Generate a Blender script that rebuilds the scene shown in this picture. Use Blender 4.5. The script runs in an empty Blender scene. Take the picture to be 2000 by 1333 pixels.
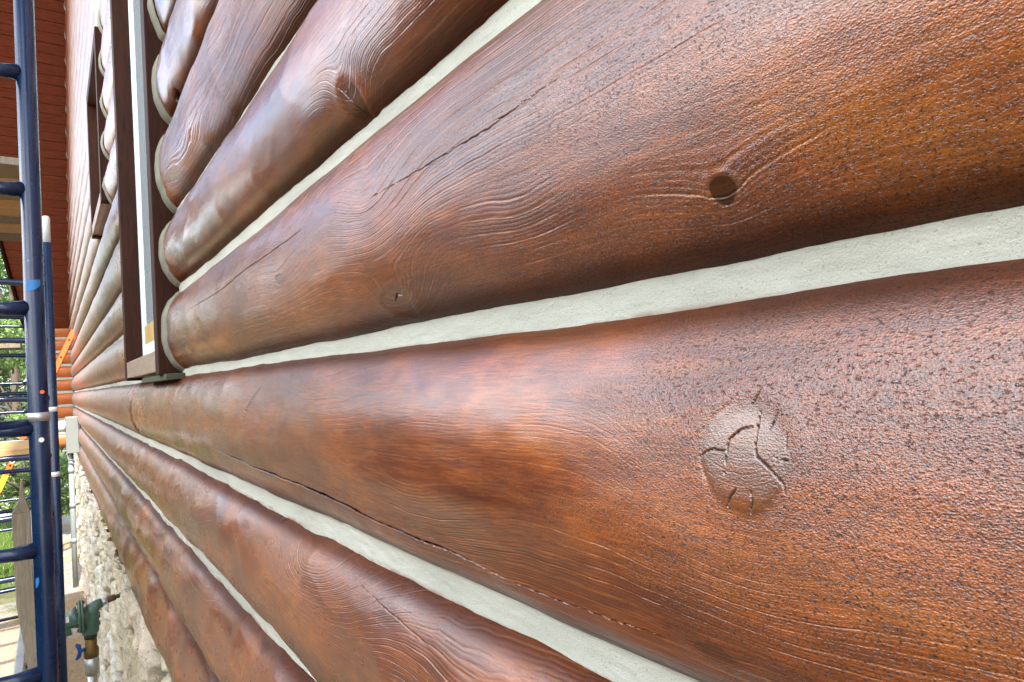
import bpy, bmesh, math, random
import numpy as np
from mathutils import Matrix, Vector

random.seed(7)
C = bpy.context.scene.collection
SC = bpy.context.scene

# ------------------------------------------------------------------ camera
R = Matrix(((0.8152546523, 0.0300545399, -0.5783222082),
            (-0.5755744183, -0.0680165979, -0.8149158431),
            (-0.0638274299, 0.9972314009, -0.0381522235)))
cd = bpy.data.cameras.new("camera")
cam = bpy.data.objects.new("camera", cd); C.objects.link(cam)
cam.matrix_world = R.to_4x4()
cd.sensor_width = 36; cd.lens = 36 * 1270 / 2000
cd.clip_start = 0.02; cd.clip_end = 2000
SC.camera = cam

# ------------------------------------------------------------------ sky, sun, exposure
SUN_DIR = Vector((-0.045, -0.64, 0.77)).normalized()      # towards the sun
el = math.asin(SUN_DIR.z); az = math.atan2(SUN_DIR.x, SUN_DIR.y)
w = bpy.data.worlds.new("World"); SC.world = w; w.use_nodes = True
wn, wl = w.node_tree.nodes, w.node_tree.links
wn.clear()
wo = wn.new('ShaderNodeOutputWorld'); bg = wn.new('ShaderNodeBackground')
sky = wn.new('ShaderNodeTexSky'); sky.sky_type = 'NISHITA'; sky.sun_disc = False
sky.sun_elevation = el; sky.sun_rotation = az
sky.air_density = 1.2; sky.dust_density = 1.5; sky.ozone_density = 1.2
tc = wn.new('ShaderNodeTexCoord'); mp = wn.new('ShaderNodeMapping')
mp.inputs['Scale'].default_value = (1, 1, 2.6)
cn = wn.new('ShaderNodeTexNoise'); cn.inputs['Scale'].default_value = 2.3
cn.inputs['Detail'].default_value = 6; cn.inputs['Roughness'].default_value = .6
cr = wn.new('ShaderNodeValToRGB'); cr.color_ramp.elements[0].position = .44; cr.color_ramp.elements[1].position = .62
mx = wn.new('ShaderNodeMix'); mx.data_type = 'RGBA'
mx.inputs[7].default_value = (13.6, 14.0, 14.3, 1)
wl.new(tc.outputs['Generated'], mp.inputs[0]); wl.new(mp.outputs[0], cn.inputs['Vector'])
sx = wn.new('ShaderNodeSeparateXYZ'); wl.new(tc.outputs['Generated'], sx.inputs[0])
bank = wn.new('ShaderNodeMapRange'); bank.inputs[1].default_value = -.15; bank.inputs[2].default_value = -.75
bank.inputs[3].default_value = -.17; bank.inputs[4].default_value = .17          # a bright cloud bank facing the wall
wl.new(sx.outputs[0], bank.inputs[0])
ad = wn.new('ShaderNodeMath'); ad.operation = 'ADD'; wl.new(cn.outputs['Fac'], ad.inputs[0]); wl.new(bank.outputs[0], ad.inputs[1])
wl.new(ad.outputs[0], cr.inputs[0]); wl.new(cr.outputs[0], mx.inputs[0])
wl.new(sky.outputs[0], mx.inputs[6]); wl.new(mx.outputs[2], bg.inputs[0])
bg.inputs[1].default_value = 0.15
wl.new(bg.outputs[0], wo.inputs[0])
sd = bpy.data.lights.new("sun", 'SUN'); sd.energy = 3.4; sd.angle = math.radians(.55); sd.color = (1, .94, .86)
so = bpy.data.objects.new("sun", sd); C.objects.link(so)
so.rotation_euler = SUN_DIR.to_track_quat('Z', 'Y').to_euler(); so.location = (-6, -10, 12)
SC.view_settings.view_transform = 'Standard'; SC.view_settings.look = 'None'
SC.view_settings.gamma = 1; SC.view_settings.exposure = 1.8

# ------------------------------------------------------------------ numpy noise
_rng = np.random.RandomState(3)
_T = _rng.rand(256, 256)
def vnoise(u, v, seed=0):
    u = u + seed * 17.37; v = v + seed * 9.71
    iu = np.floor(u).astype(int); iv = np.floor(v).astype(int)
    fu = u - iu; fv = v - iv
    fu = fu * fu * fu * (fu * (fu * 6 - 15) + 10); fv = fv * fv * fv * (fv * (fv * 6 - 15) + 10)
    a = _T[iu & 255, iv & 255]; b = _T[(iu + 1) & 255, iv & 255]
    c = _T[iu & 255, (iv + 1) & 255]; d = _T[(iu + 1) & 255, (iv + 1) & 255]
    return (a * (1 - fu) + b * fu) * (1 - fv) + (c * (1 - fu) + d * fu) * fv * 1.0
def fbm(u, v, seed=0, octv=3):
    s = 0; a = .5; t = 0
    for k in range(octv):
        s = s + a * (vnoise(u * 2 ** k, v * 2 ** k, seed + k * 3) * 2 - 1); t += a; a *= .5
    return s / t
def worley(u, v, seed=0):
    u = u + seed * 5.3; v = v + seed * 3.9
    iu = np.floor(u).astype(int); iv = np.floor(v).astype(int)
    f1 = np.full(u.shape, 9.); f2 = np.full(u.shape, 9.); cid = np.zeros(u.shape)
    for du in (-1, 0, 1):
        for dv in (-1, 0, 1):
            cu = iu + du; cv = iv + dv
            pu = cu + .1 + .8 * _T[(cu * 7 + 13) & 255, (cv * 11 + 5) & 255]
            pv = cv + .1 + .8 * _T[(cu * 5 + 91) & 255, (cv * 3 + 47) & 255]
            d = np.sqrt((u - pu) ** 2 + (v - pv) ** 2)
            idv = _T[(cu * 3 + 29) & 255, (cv * 13 + 77) & 255]
            m = d < f1
            f2 = np.where(m, f1, np.minimum(f2, d)); cid = np.where(m, idv, cid); f1 = np.where(m, d, f1)
    return f1, f2, cid
def sstep(a, b, x):
    t = np.clip((x - a) / (b - a), 0, 1); return t * t * (3 - 2 * t)
def poly_dist(y, z, pts):
    """distance to a polyline in the (y, z) plane and the position along it, 0 to 1"""
    best = np.full(y.shape, 9.); pos = np.zeros(y.shape); n = len(pts) - 1
    for i in range(n):
        (ay, az_), (by, bz) = pts[i], pts[i + 1]
        dy, dz = by - ay, bz - az_
        t = np.clip(((y - ay) * dy + (z - az_) * dz) / (dy * dy + dz * dz), 0, 1)
        d = np.sqrt((y - ay - t * dy) ** 2 + (z - az_ - t * dz) ** 2)
        m = d < best; best = np.where(m, d, best); pos = np.where(m, (i + t) / n, pos)
    return best, pos

# ------------------------------------------------------------------ object helpers
def tag(o, label=None, cat=None, group=None, kind=None):
    if label: o['label'] = label
    if cat: o['category'] = cat
    if group: o['group'] = group
    if kind: o['kind'] = kind
    return o
def thing(name, label, cat, loc=(0, 0, 0), group=None):
    o = bpy.data.objects.new(name, None); C.objects.link(o); o.location = loc
    o.empty_display_size = .1
    return tag(o, label, cat, group)
def link(name, me, mat, parent=None, label=None):
    o = bpy.data.objects.new(name, me); C.objects.link(o)
    if mat: me.materials.append(mat)
    if parent is not None:
        o.parent = parent; 
        if parent.parent is None: o.matrix_parent_inverse = Matrix.Translation(-parent.location)
        else: o.matrix_parent_inverse = Matrix.Identity(4)
    if label: o['label'] = label
    return o
def grid_obj(name, P, mat, parent=None, attrs=None, label=None, closed=False):
    nu, nv = P.shape[:2]
    me = bpy.data.meshes.new(name)
    me.vertices.add(nu * nv); me.vertices.foreach_set('co', P.reshape(-1).astype(np.float32))
    idx = np.arange(nu * nv).reshape(nu, nv)
    if closed: idx = np.concatenate([idx, idx[:, :1]], 1)
    q = np.stack([idx[:-1, :-1], idx[1:, :-1], idx[1:, 1:], idx[:-1, 1:]], -1).reshape(-1, 4)
    n = len(q)
    me.loops.add(n * 4); me.loops.foreach_set('vertex_index', q.reshape(-1).astype(np.int32))
    me.polygons.add(n)
    me.polygons.foreach_set('loop_start', (np.arange(n) * 4).astype(np.int32))
    me.polygons.foreach_set('loop_total', np.full(n, 4, np.int32))
    me.polygons.foreach_set('use_smooth', np.ones(n, bool))
    me.update(calc_edges=True)
    for k, a in (attrs or {}).items():
        at = me.attributes.new(k, 'FLOAT', 'POINT'); at.data.foreach_set('value', a.reshape(-1).astype(np.float32))
    return link(name, me, mat, parent, label)
class MB:
    def __init__(s): s.v = []; s.f = []; s.sm = []
    def box(s, a, b, rot=None, c=None):
        x0, y0, z0 = a; x1, y1, z1 = b
        vs = [Vector(p) for p in ((x0,y0,z0),(x1,y0,z0),(x1,y1,z0),(x0,y1,z0),(x0,y0,z1),(x1,y0,z1),(x1,y1,z1),(x0,y1,z1))]
        if rot is not None:
            c = Vector(c) if c else sum(vs, Vector()) / 8
            vs = [rot @ (p - c) + c for p in vs]
        n = len(s.v); s.v += vs
        for f in ((0,3,2,1),(4,5,6,7),(0,1,5,4),(1,2,6,5),(2,3,7,6),(3,0,4,7)):
            s.f.append([n + i for i in f]); s.sm.append(False)
    def tube(s, pts, r, n=20, cap=True):
        pts = [Vector(p) for p in pts]
        rs = r if isinstance(r, (list, tuple)) else [r] * len(pts)
        base = len(s.v); prev = None
        for i, p in enumerate(pts):
            t = (pts[min(i + 1, len(pts) - 1)] - pts[max(i - 1, 0)]).normalized()
            if prev is None:
                u = t.orthogonal().normalized()
            else:
                u = (prev - t * prev.dot(t)).normalized()
            prev = u; v = t.cross(u)
            for k in range(n):
                a = 2 * math.pi * k / n
                s.v.append(p + (u * math.cos(a) + v * math.sin(a)) * rs[i])
        for i in range(len(pts) - 1):
            for k in range(n):
                a = base + i * n + k; b = base + i * n + (k + 1) % n
                s.f.append([a, b, b + n, a + n]); s.sm.append(True)
        if cap:
            s.f.append([base + k for k in range(n)][::-1]); s.sm.append(False)
            e = base + (len(pts) - 1) * n
            s.f.append([e + k for k in range(n)]); s.sm.append(False)
    def prism(s, pts, vec):
        n = len(s.v); k = len(pts); vec = Vector(vec)
        s.v += [Vector(p) for p in pts] + [Vector(p) + vec for p in pts]
        s.f.append([n + i for i in range(k)][::-1]); s.f.append([n + k + i for i in range(k)]); s.sm += [False, False]
        for i in range(k):
            j = (i + 1) % k; s.f.append([n + i, n + j, n + k + j, n + k + i]); s.sm.append(False)
    def build(s, name, mat, parent=None, label=None, bevel=0):
        me = bpy.data.meshes.new(name); me.from_pydata([tuple(p) for p in s.v], [], s.f)
        me.polygons.foreach_set('use_smooth', s.sm)
        bm = bmesh.new(); bm.from_mesh(me); bmesh.ops.recalc_face_normals(bm, faces=bm.faces)
        if bevel:
            es = [e for e in bm.edges if len(e.link_faces) == 2 and e.calc_face_angle() > .6]
            bmesh.ops.bevel(bm, geom=es, offset=bevel, segments=2, affect='EDGES', profile=.6)
        bm.to_mesh(me); bm.free()
        return link(name, me, mat, parent, label)

# ------------------------------------------------------------------ materials
class NT:
    def __init__(s, name):
        s.m = bpy.data.materials.new(name); s.m.use_nodes = True
        s.n = s.m.node_tree.nodes; s.l = s.m.node_tree.links
        s.b = s.n['Principled BSDF']
    def add(s, t, **k):
        n = s.n.new(t)
        for a, v in k.items(): setattr(n, a, v)
        return n
    def put(s, sock, v):
        if hasattr(v, 'is_output'): s.l.new(v, sock)
        elif v is not None: sock.default_value = v
    def coord(s, scale=(1, 1, 1), kind='Object'):
        t = s.add('ShaderNodeTexCoord'); m = s.add('ShaderNodeMapping')
        s.l.new(t.outputs[kind], m.inputs[0]); m.inputs['Scale'].default_value = scale
        return m.outputs[0]
    def noise(s, vec, scale=5, detail=3, rough=.5, dist=0, color=False):
        n = s.add('ShaderNodeTexNoise'); s.put(n.inputs['Vector'], vec)
        n.inputs['Scale'].default_value = scale; n.inputs['Detail'].default_value = detail
        n.inputs['Roughness'].default_value = rough; n.inputs['Distortion'].default_value = dist
        return n.outputs['Color' if color else 'Fac']
    def vor(s, vec, scale=5, feature='F1', out='Distance', rand=1):
        n = s.add('ShaderNodeTexVoronoi', feature=feature); s.put(n.inputs['Vector'], vec)
        n.inputs['Scale'].default_value = scale; n.inputs['Randomness'].default_value = rand
        return n.outputs[out]
    def attr(s, name):
        n = s.add('ShaderNodeAttribute', attribute_name=name); return n.outputs['Fac']
    def math(s, op, a, b=None, c=None):
        n = s.add('ShaderNodeMath', operation=op)
        s.put(n.inputs[0], a)
        if b is not None: s.put(n.inputs[1], b)
        if c is not None: s.put(n.inputs[2], c)
        return n.outputs[0]
    def ramp(s, fac, stops):
        n = s.add('ShaderNodeValToRGB'); s.put(n.inputs[0], fac)
        e = n.color_ramp.elements
        while len(e) < len(stops): e.new(.5)
        for i, (p, c) in enumerate(stops):
            e[i].position = p; e[i].color = c if len(c) == 4 else (*c, 1)
        return n.outputs[0]
    def rng(s, v, a, b, c=0., d=1., smooth=False):
        n = s.add('ShaderNodeMapRange'); 
        if smooth: n.interpolation_type = 'SMOOTHSTEP'
        s.put(n.inputs[0], v)
        for i, x in enumerate((a, b, c, d)): n.inputs[i + 1].default_value = x
        return n.outputs[0]
    def mix(s, fac, a, b, mode='MIX'):
        n = s.add('ShaderNodeMix', data_type='RGBA', blend_type=mode)
        s.put(n.inputs[0], fac)
        for i, x in ((6, a), (7, b)):
            s.put(n.inputs[i], (*x, 1) if isinstance(x, tuple) and len(x) == 3 else x)
        return n.outputs[2]
    def bump(s, h, dist, strength=1, prev=None):
        n = s.add('ShaderNodeBump'); s.put(n.inputs['Height'], h)
        n.inputs['Distance'].default_value = dist; n.inputs['Strength'].default_value = strength
        if prev: s.l.new(prev, n.inputs['Normal'])
        return n.outputs[0]
    def done(s, color=None, rough=None, normal=None, metal=None, coat=None, coat_rough=None, spec=None):
        for k, v in (('Base Color', color), ('Roughness', rough), ('Normal', normal), ('Metallic', metal),
                     ('Coat Weight', coat), ('Coat Roughness', coat_rough), ('Specular IOR Level', spec)):
            if v is not None:
                if isinstance(v, tuple) and len(v) == 3: v = (*v, 1)
                s.put(s.b.inputs[k], v)
        return s.m

def stain_material(name):
    t = NT(name)
    o = t.coord((1, 1, 1)); st = t.coord((1, .45, 1))
    ph = t.attr('phase'); kn = t.attr('knot'); ck = t.attr('crack'); rd = t.attr('ridge'); pb = t.attr('pebble')
    big = t.noise(st, 7, 4, .55, .6)
    mid = t.noise(st, 38, 4, .6, .8)
    # latewood lines from the growth phase
    fib = t.noise(t.coord((1, .07, 1)), 420, 3, .65, .3)
    fib2 = t.noise(t.coord((1, .10, 1)), 90, 4, .6, .5)
    tri = t.math('ABSOLUTE', t.math('SUBTRACT', t.math('FRACT', ph), .5))
    line = t.rng(tri, .0, .13, 1, 0, True)
    tri2 = t.math('ABSOLUTE', t.math('SUBTRACT', t.math('FRACT', t.math('MULTIPLY', ph, 3.37)), .5))
    fineline = t.rng(tri2, .0, .4, 1, 0, True)
    brk = t.rng(t.noise(st, 60, 3, .6), .36, .6, .15, 1)
    line = t.math('MULTIPLY', t.math('MULTIPLY', line, brk), rd)
    col = t.ramp(big, [(.28, (.075, .0125, .0014)), (.46, (.185, .034, .0024)), (.60, (.34, .076, .0038)), (.78, (.52, .155, .007))])
    col = t.mix(t.rng(mid, .40, .7, 0, .45), col, (.070, .015, .004))
    col = t.mix(t.math('MINIMUM', t.math('MULTIPLY', line, .75), .9), col, (.52, .17, .025))
    col = t.mix(t.math('MINIMUM', t.math('MULTIPLY', fineline, t.math('MULTIPLY', rd, .2)), .4), col, (.40, .12, .018))
    col = t.mix(t.rng(fib2, .42, .68, 0, .38), col, (.40, .115, .014))
    col = t.mix(t.rng(fib, .40, .62, .45, 0), col, (.055, .011, .003))
    pv = t.coord((1, .8, 1))
    pits = t.noise(pv, 700, 4, .62, .3)
    pm = t.rng(pits, .36, .48, 1, 0)
    col = t.mix(t.math('MULTIPLY', pm, t.math('MINIMUM', t.math('MULTIPLY', pb, .95), .97)), col, (.022, .005, .002))
    col = t.mix(t.rng(t.noise(o, 55, 2, .5), .71, .77, 0, .45), col, (.03, .008, .003))
    kc = t.mix(t.noise(o, 110, 5, .65), (.050, .020, .009), (.135, .066, .032))
    ring = t.rng(t.math('FRACT', t.math('MULTIPLY', ph, 1.0)), .0, .6, .6, 1)
    kc = t.mix(t.math('SUBTRACT', 1, ring), kc, (.04, .016, .007))
    col = t.mix(t.math('MULTIPLY', t.rng(kn, 0, 1, 0, .72), t.rng(t.noise(o, 60, 3, .6), .3, .6, .45, 1)), col, kc)
    col = t.mix(t.rng(kn, 1.05, 2, 0, .92), col, (.014, .007, .004))
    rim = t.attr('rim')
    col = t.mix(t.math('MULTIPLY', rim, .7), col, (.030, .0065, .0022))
    deep = t.rng(t.noise(t.coord((1, .5, 1)), 680, 3, .6, .3), .575, .69, 0, 1, True)
    deep = t.math('MULTIPLY', deep, t.rng(pb, .62, 1.05, 0, 1))
    band = t.rng(tri, .10, .36, .0, 1, True)
    rd1 = t.math('MINIMUM', t.math('MULTIPLY', rd, 1.3), 1)
    deep = t.math('MULTIPLY', deep, t.math('ADD', t.math('MULTIPLY', rd1, band), t.math('SUBTRACT', 1, rd1)))
    col = t.mix(t.math('MULTIPLY', deep, .62), col, (.014, .004, .002))
    col = t.mix(ck, col, (.002, .001, .001))
    # relief
    peb1 = t.noise(pv, 900, 3, .75, .3)
    peb2 = t.vor(pv, 980, 'F1')
    h = t.math('MULTIPLY', t.math('ADD', peb1, t.math('MULTIPLY', peb2, .7)), pb)
    n1 = t.bump(t.noise(st, 14, 2, .5), .0018, .5)
    n1 = t.bump(line, .0008, 1, n1)
    n1 = t.bump(t.math('MULTIPLY', fineline, rd), .0003, .8, n1)
    n1 = t.bump(fib, .00022, .8, n1)
    n1 = t.bump(t.math('SUBTRACT', 1, deep), .0004, 1, n1)
    n2 = t.bump(h, .00036, 1, n1)
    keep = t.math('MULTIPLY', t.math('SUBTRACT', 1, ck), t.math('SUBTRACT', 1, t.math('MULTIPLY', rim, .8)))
    keep = t.math('MULTIPLY', keep, t.math('SUBTRACT', 1, t.math('MULTIPLY', deep, .45)))
    keep = t.math('MULTIPLY', keep, t.rng(kn, 1.02, 1.7, 1, .25))
    rough = t.rng(fib2, .3, .7, .34, .52)
    m = t.done(col, rough, n2, coat=t.math('MULTIPLY', keep, 1.), coat_rough=t.math('ADD', t.attr('dull'), t.rng(t.noise(st, 24, 4, .6), .35, .65, -.05, .05)), spec=t.math('MULTIPLY', keep, .25))
    t.b.inputs['Coat IOR'].default_value = 1.95
    t.l.new(n2, t.b.inputs['Coat Normal'])
    return m
M_LOG = stain_material('stained_log')

def chink_material(f=1.):
    t = NT('chinking_mortar'); o = t.coord(); s = t.coord((1, .35, 1))
    c = t.ramp(t.noise(s, 14, 4, .6), [(.3, (.45, .45, .385)), (.7, (.56, .56, .48))])
    c = t.mix(t.rng(t.noise(o, 500, 2, .5), .62, .72, 0, .6), c, (.20, .19, .15))
    c = t.mix(t.rng(t.noise(s, 45, 3, .6), .60, .75, 0, .25), c, (.40, .38, .28))
    sm = t.math('MULTIPLY', t.rng(t.attr('edge'), .36, .52, 0, 1), t.rng(t.noise(s, 38, 4, .65), .42, .60, 0, .75))
    c = t.mix(sm, c, (.20, .085, .035))
    c = t.mix(t.rng(t.noise(s, 5, 4, .6), .52, .66, 0, .22), c, (.36, .33, .25))
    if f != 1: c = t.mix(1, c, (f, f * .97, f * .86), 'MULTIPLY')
    n = t.bump(t.noise(o, 620, 4, .75), .0014, 1)
    n = t.bump(t.noise(s, 60, 3, .6), .0035, .5, n)
    return t.done(c, .82, n)
M_CHINK = chink_material()
M_BEAD_SHADED = chink_material(.42)  # darker chinking copy, with the shade beside the jamb put into its colour

def plain(name, col, rough=.5, metal=0, var=.25, scale=12, bump=0, coat=0, spec=None):
    t = NT(name); o = t.coord()
    c = t.mix(t.noise(o, scale, 5, .6), tuple(x * (1 - var) for x in col), tuple(min(1, x * (1 + var)) for x in col))
    n = t.bump(t.noise(o, scale * 6, 4, .6), bump, .8) if bump else None
    return t.done(c, rough, n, metal, coat, spec=spec)
def board_wood(name, a, b, rough=.5, axis=(1, 8, 8), bump=.0015, coat=0, spec=.5):
    t = NT(name); o = t.coord(axis)
    c = t.mix(t.rng(t.noise(o, 6, 5, .62, 1.2), .3, .7), a, b)
    c = t.mix(t.rng(t.noise(o, 24, 4, .6), .45, .75, 0, .5), c, tuple(x * .55 for x in a))
    return t.done(c, rough, t.bump(t.noise(o, 22, 4, .6), bump, .8), coat=coat, spec=spec)
M_TRIM = board_wood('trim_stain', (.022, .007, .004), (.050, .015, .007), .6, (9, 9, 1), coat=.0, spec=.12)
M_SILL = board_wood('sill_stain', (.26, .17, .12), (.40, .28, .21), .4, (9, 1, 9), coat=.2)
M_SOFFIT = board_wood('soffit_stain', (.11, .018, .006), (.27, .048, .014), .55, (1, 7, 7))
M_WING = board_wood('wing_log_stain', (.46, .105, .018), (.68, .19, .034), .45, (.7, 5, 5), coat=.2)
M_DARKGAP = plain('shaded_strip', (.06, .065, .04), .9, bump=.003)  # drip strip colour, with the shade under the window painted in
def blue_paint():
    t = NT('blue_tube_paint'); o = t.coord()
    c = t.mix(t.noise(o, 9, 4, .6), (.002, .011, .036), (.004, .021, .068))
    c = t.mix(t.rng(t.noise(o, 34, 5, .7), .74, .76), c, (.22, .25, .26))
    c = t.mix(t.rng(t.noise(t.coord((1, 1, .4)), 22, 4, .6), .68, .70, 0, 1), c, (.03, .17, .42))
    return t.done(c, t.rng(t.noise(o, 18, 3), .3, .7, .22, .34), t.bump(t.noise(o, 70, 4, .6), .0006, .6), coat=.1, spec=.4)
M_BLUE = blue_paint()
M_BLUETAPE = plain('bright_blue_paint', (.02, .16, .42), .5)
M_GALV = plain('galvanised_steel', (.50, .52, .52), .42, .75, .3, 22, .0006)
M_ALU = plain('aluminium', (.55, .57, .60), .38, .85, .15, 30)
M_PLY = board_wood('plywood_deck', (.42, .25, .10), (.58, .38, .17), .7, (1, 6, 6))
M_PLYY = board_wood('plywood_deck_side', (.30, .23, .155), (.42, .34, .24), .7, (6, 1, 6))
M_DARKPLY = board_wood('bounce_cut_deck', (.04, .028, .020), (.09, .065, .045), .85, (6, 1, 6), .003)  # kept very dark to swallow light from below
M_GREYWOOD = board_wood('weathered_board', (.17, .145, .10), (.30, .26, .19), .85, (9, 9, 1), .003)
M_ORANGE = plain('orange_fibreglass', (.80, .13, .025), .45, 0, .12, 14, coat=.0)
M_YEL = plain('yellow_sticker', (.85, .55, .03), .5)
M_AMBER = plain('amber_reflection', (.55, .36, .10), .3)
M_WHITE = plain('white_plastic', (.72, .74, .72), .45, 0, .08)
M_BLACK = plain('black_print', (.02, .02, .02), .6)
M_GREYBOX = plain('grey_enamel', (.20, .215, .20), .45, 0, .12, 8)
M_CONDUIT = plain('grey_conduit', (.22, .25, .255), .5, 0, .12)
M_REG = plain('green_enamel', (.065, .13, .10), .42, 0, .3, 25, .0015, coat=.2)
M_RUST = plain('rusty_pipe', (.11, .055, .035), .85, .1, .5, 40, .003)
M_BRASS = plain('tarnished_brass', (.20, .12, .04), .5, .7, .4, 40, .002)
M_VBLUE = plain('blue_handle', (.01, .06, .30), .45)
M_PANE_T = NT('window_glass')
M_PANE = M_PANE_T.done((.70, .84, .88), .15, M_PANE_T.bump(M_PANE_T.noise(M_PANE_T.coord(), 3, 2), .004, .5), coat=1, coat_rough=.02, spec=1)
M_SASH = plain('pale_sash', (.68, .80, .83), .5, 0, .08)

def stone_material():
    t = NT('pale_rubble_stone'); o = t.coord(); cid = t.attr('cell'); mo = t.attr('mortar')
    c = t.ramp(cid, [(.0, (.70, .60, .44)), (.35, (.84, .72, .50)), (.6, (.88, .81, .66)), (.8, (.76, .62, .44)), (1., (.90, .85, .74))])
    c = t.mix(t.rng(t.noise(o, 14, 6, .68), .46, .68, 0, .4), c, (.36, .33, .28))
    c = t.mix(t.rng(t.noise(o, 60, 4, .6), .60, .68, 0, .8), c, (.10, .09, .08))
    c = t.mix(t.rng(t.noise(o, 5, 4, .6), .58, .68, 0, .5), c, (.50, .33, .14))
    c = t.mix(t.math('MULTIPLY', mo, .85), c, (.24, .20, .15))
    n = t.bump(t.noise(o, 34, 6, .7), .022, 1)
    return t.done(c, .9, n)
M_STONE = stone_material()

# ------------------------------------------------------------------ the ground
GZ = -3.05
def ground_material():
    t = NT('dirt_gravel_grass'); o = t.coord()
    grav = t.ramp(t.vor(o, 26, 'F1', 'Color'), [(.0, (.19, .17, .14)), (.5, (.34, .31, .26)), (1., (.46, .43, .38))])
    dirt = t.mix(t.noise(o, 9, 5, .65), (.26, .165, .08), (.42, .30, .17))
    c = t.mix(t.rng(t.noise(o, .9, 4, .6), .42, .56), grav, dirt)
    gm = t.rng(t.noise(o, .55, 5, .62), .43, .53)
    gr = t.ramp(t.noise(o, 22, 5, .7), [(.3, (.03, .055, .012)), (.55, (.065, .105, .022)), (.8, (.15, .16, .05))])
    sep = t.add('ShaderNodeSeparateXYZ'); t.l.new(o, sep.inputs[0])
    far = t.rng(sep.outputs[1], 12.6, 14.6, 0, 1)
    gm = t.math('MAXIMUM', t.math('MULTIPLY', gm, .8), far)
    gm = t.math('MULTIPLY', gm, t.rng(sep.outputs[0], -.05, -.45, 0, 1))
    far2 = t.rng(t.math('ABSOLUTE', sep.outputs[0]), 1.6, 2.4, 0, 1)
    gm = t.math('MAXIMUM', gm, far2)
    side = t.rng(sep.outputs[0], -1.7, -3.2, 0, 1)
    gr = t.mix(side, gr, t.mix(t.noise(o, 22, 5, .7), (.012, .020, .006), (.030, .042, .013)))  # unseen side grass painted darker so the logs reflect less of it
    c = t.mix(gm, c, gr)
    n = t.bump(t.vor(o, 26, 'SMOOTH_F1'), .03, 1)
    n = t.bump(t.noise(o, 60, 5, .7), .02, .8, n)
    return t.done(c, .95, n)
xs = np.concatenate([np.linspace(-400, -12, 24), np.linspace(-10, 6, 80), np.linspace(8, 400, 24)])
ys = np.concatenate([np.linspace(-300, -6, 24), np.linspace(-5, 40, 160), np.linspace(44, 900, 30)])
X, Y = np.meshgrid(xs, ys, indexing='ij')
Zg = GZ + .05 * fbm(X * .6, Y * .6, 5) + .015 * fbm(X * 4, Y * 4, 6)
Zg = Zg - .5 * sstep(18, 60, Y) * 0
g = grid_obj('ground', np.stack([X, Y, Zg], -1), ground_material()); tag(g, kind='structure')

M_PAVER = plain('concrete_paver', (.40, .37, .32), .85, 0, .15, 5, .002)
pm_ = MB()
for i in range(7):
    for j in range(5):
        x0 = -6.2 + i * .92 + .1; y0 = 21.0 + j * 1.3
        pm_.box((x0, y0, GZ - .05), (x0 + .9, y0 + 1.27, GZ + .07))
p = pm_.build('path', M_PAVER, bevel=.01); tag(p, kind='structure')

# ------------------------------------------------------------------ the log house
D = .355
house = thing('log_house', 'log house with glossy brown stained logs, pale chinking and stone foundation', 'house', (.5, 6, GZ))

rows = {  # z bottom, z top at the chinking face
    -3: (-1.120, -.812), -2: (-.795, -.534), -1: (-.496, -.259), 0: (-.222, .031), 1: (.060, .311),
    2: (.339, .566), 3: (.593, .866), 4: (.895, 1.145), 5: (1.172, 1.425)}
zc = 1.425; rr = random.Random(4)
for k in range(6, 26):
    h = .245 + rr.uniform(-.02, .02); rows[k] = (zc + .028, zc + .028 + h); zc += .028 + h

def y_samples(n, y0, y1, minden=9., extra=()):
    f = np.linspace(y0, y1, 60000)
    near = .30 / (f * f + .09); near = np.where(f < .02, near * .15, near)
    den = near * n / 1.55 + minden
    for (c0, wd_, dn_) in extra: den = den + dn_ * (np.abs(f - c0) < wd_)
    c = np.cumsum(den); c = (c - c[0]) / (c[-1] - c[0])
    m = int(den.mean() * (y1 - y0)) + 2
    return np.interp(np.linspace(0, 1, m), c, f)

def soffit_z(y): return 1.67 + .854 * (15.6 - y)
def soffit_y(z): return 15.6 - (z - 1.67) / .854

# features given on the wall face, in metres along the wall (y) and up it (z)
KNOTS = {0: [dict(y=.222, z=-.058, ry=.030, rz=.030, k=1.0, flat=1), dict(y=.66, z=-.165, ry=.010, rz=.006, k=.8), dict(y=.265, z=-.180, ry=.016, rz=.006, k=1.3)],
         1: [dict(y=.233, z=.096, ry=.0095, rz=.0078, k=1.7), dict(y=.689, z=.083, ry=.035, rz=.016, k=.45), dict(y=1.068, z=.1644, ry=.02, rz=.009, k=1.2),
             ],
         2: [dict(y=.795, z=.361, ry=.027, rz=.026, k=1.35)],
         3: [dict(y=1.75, z=.60, ry=.02, rz=.015, k=1.2)],
         4: [dict(y=2.2, z=.905, ry=.035, rz=.012, k=2.)],
         -2: [dict(y=1.43, z=-.548, ry=.03, rz=.012, k=1.3)],
         -1: [dict(y=2.3, z=-.33, ry=.04, rz=.02, k=.5)]}
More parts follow.
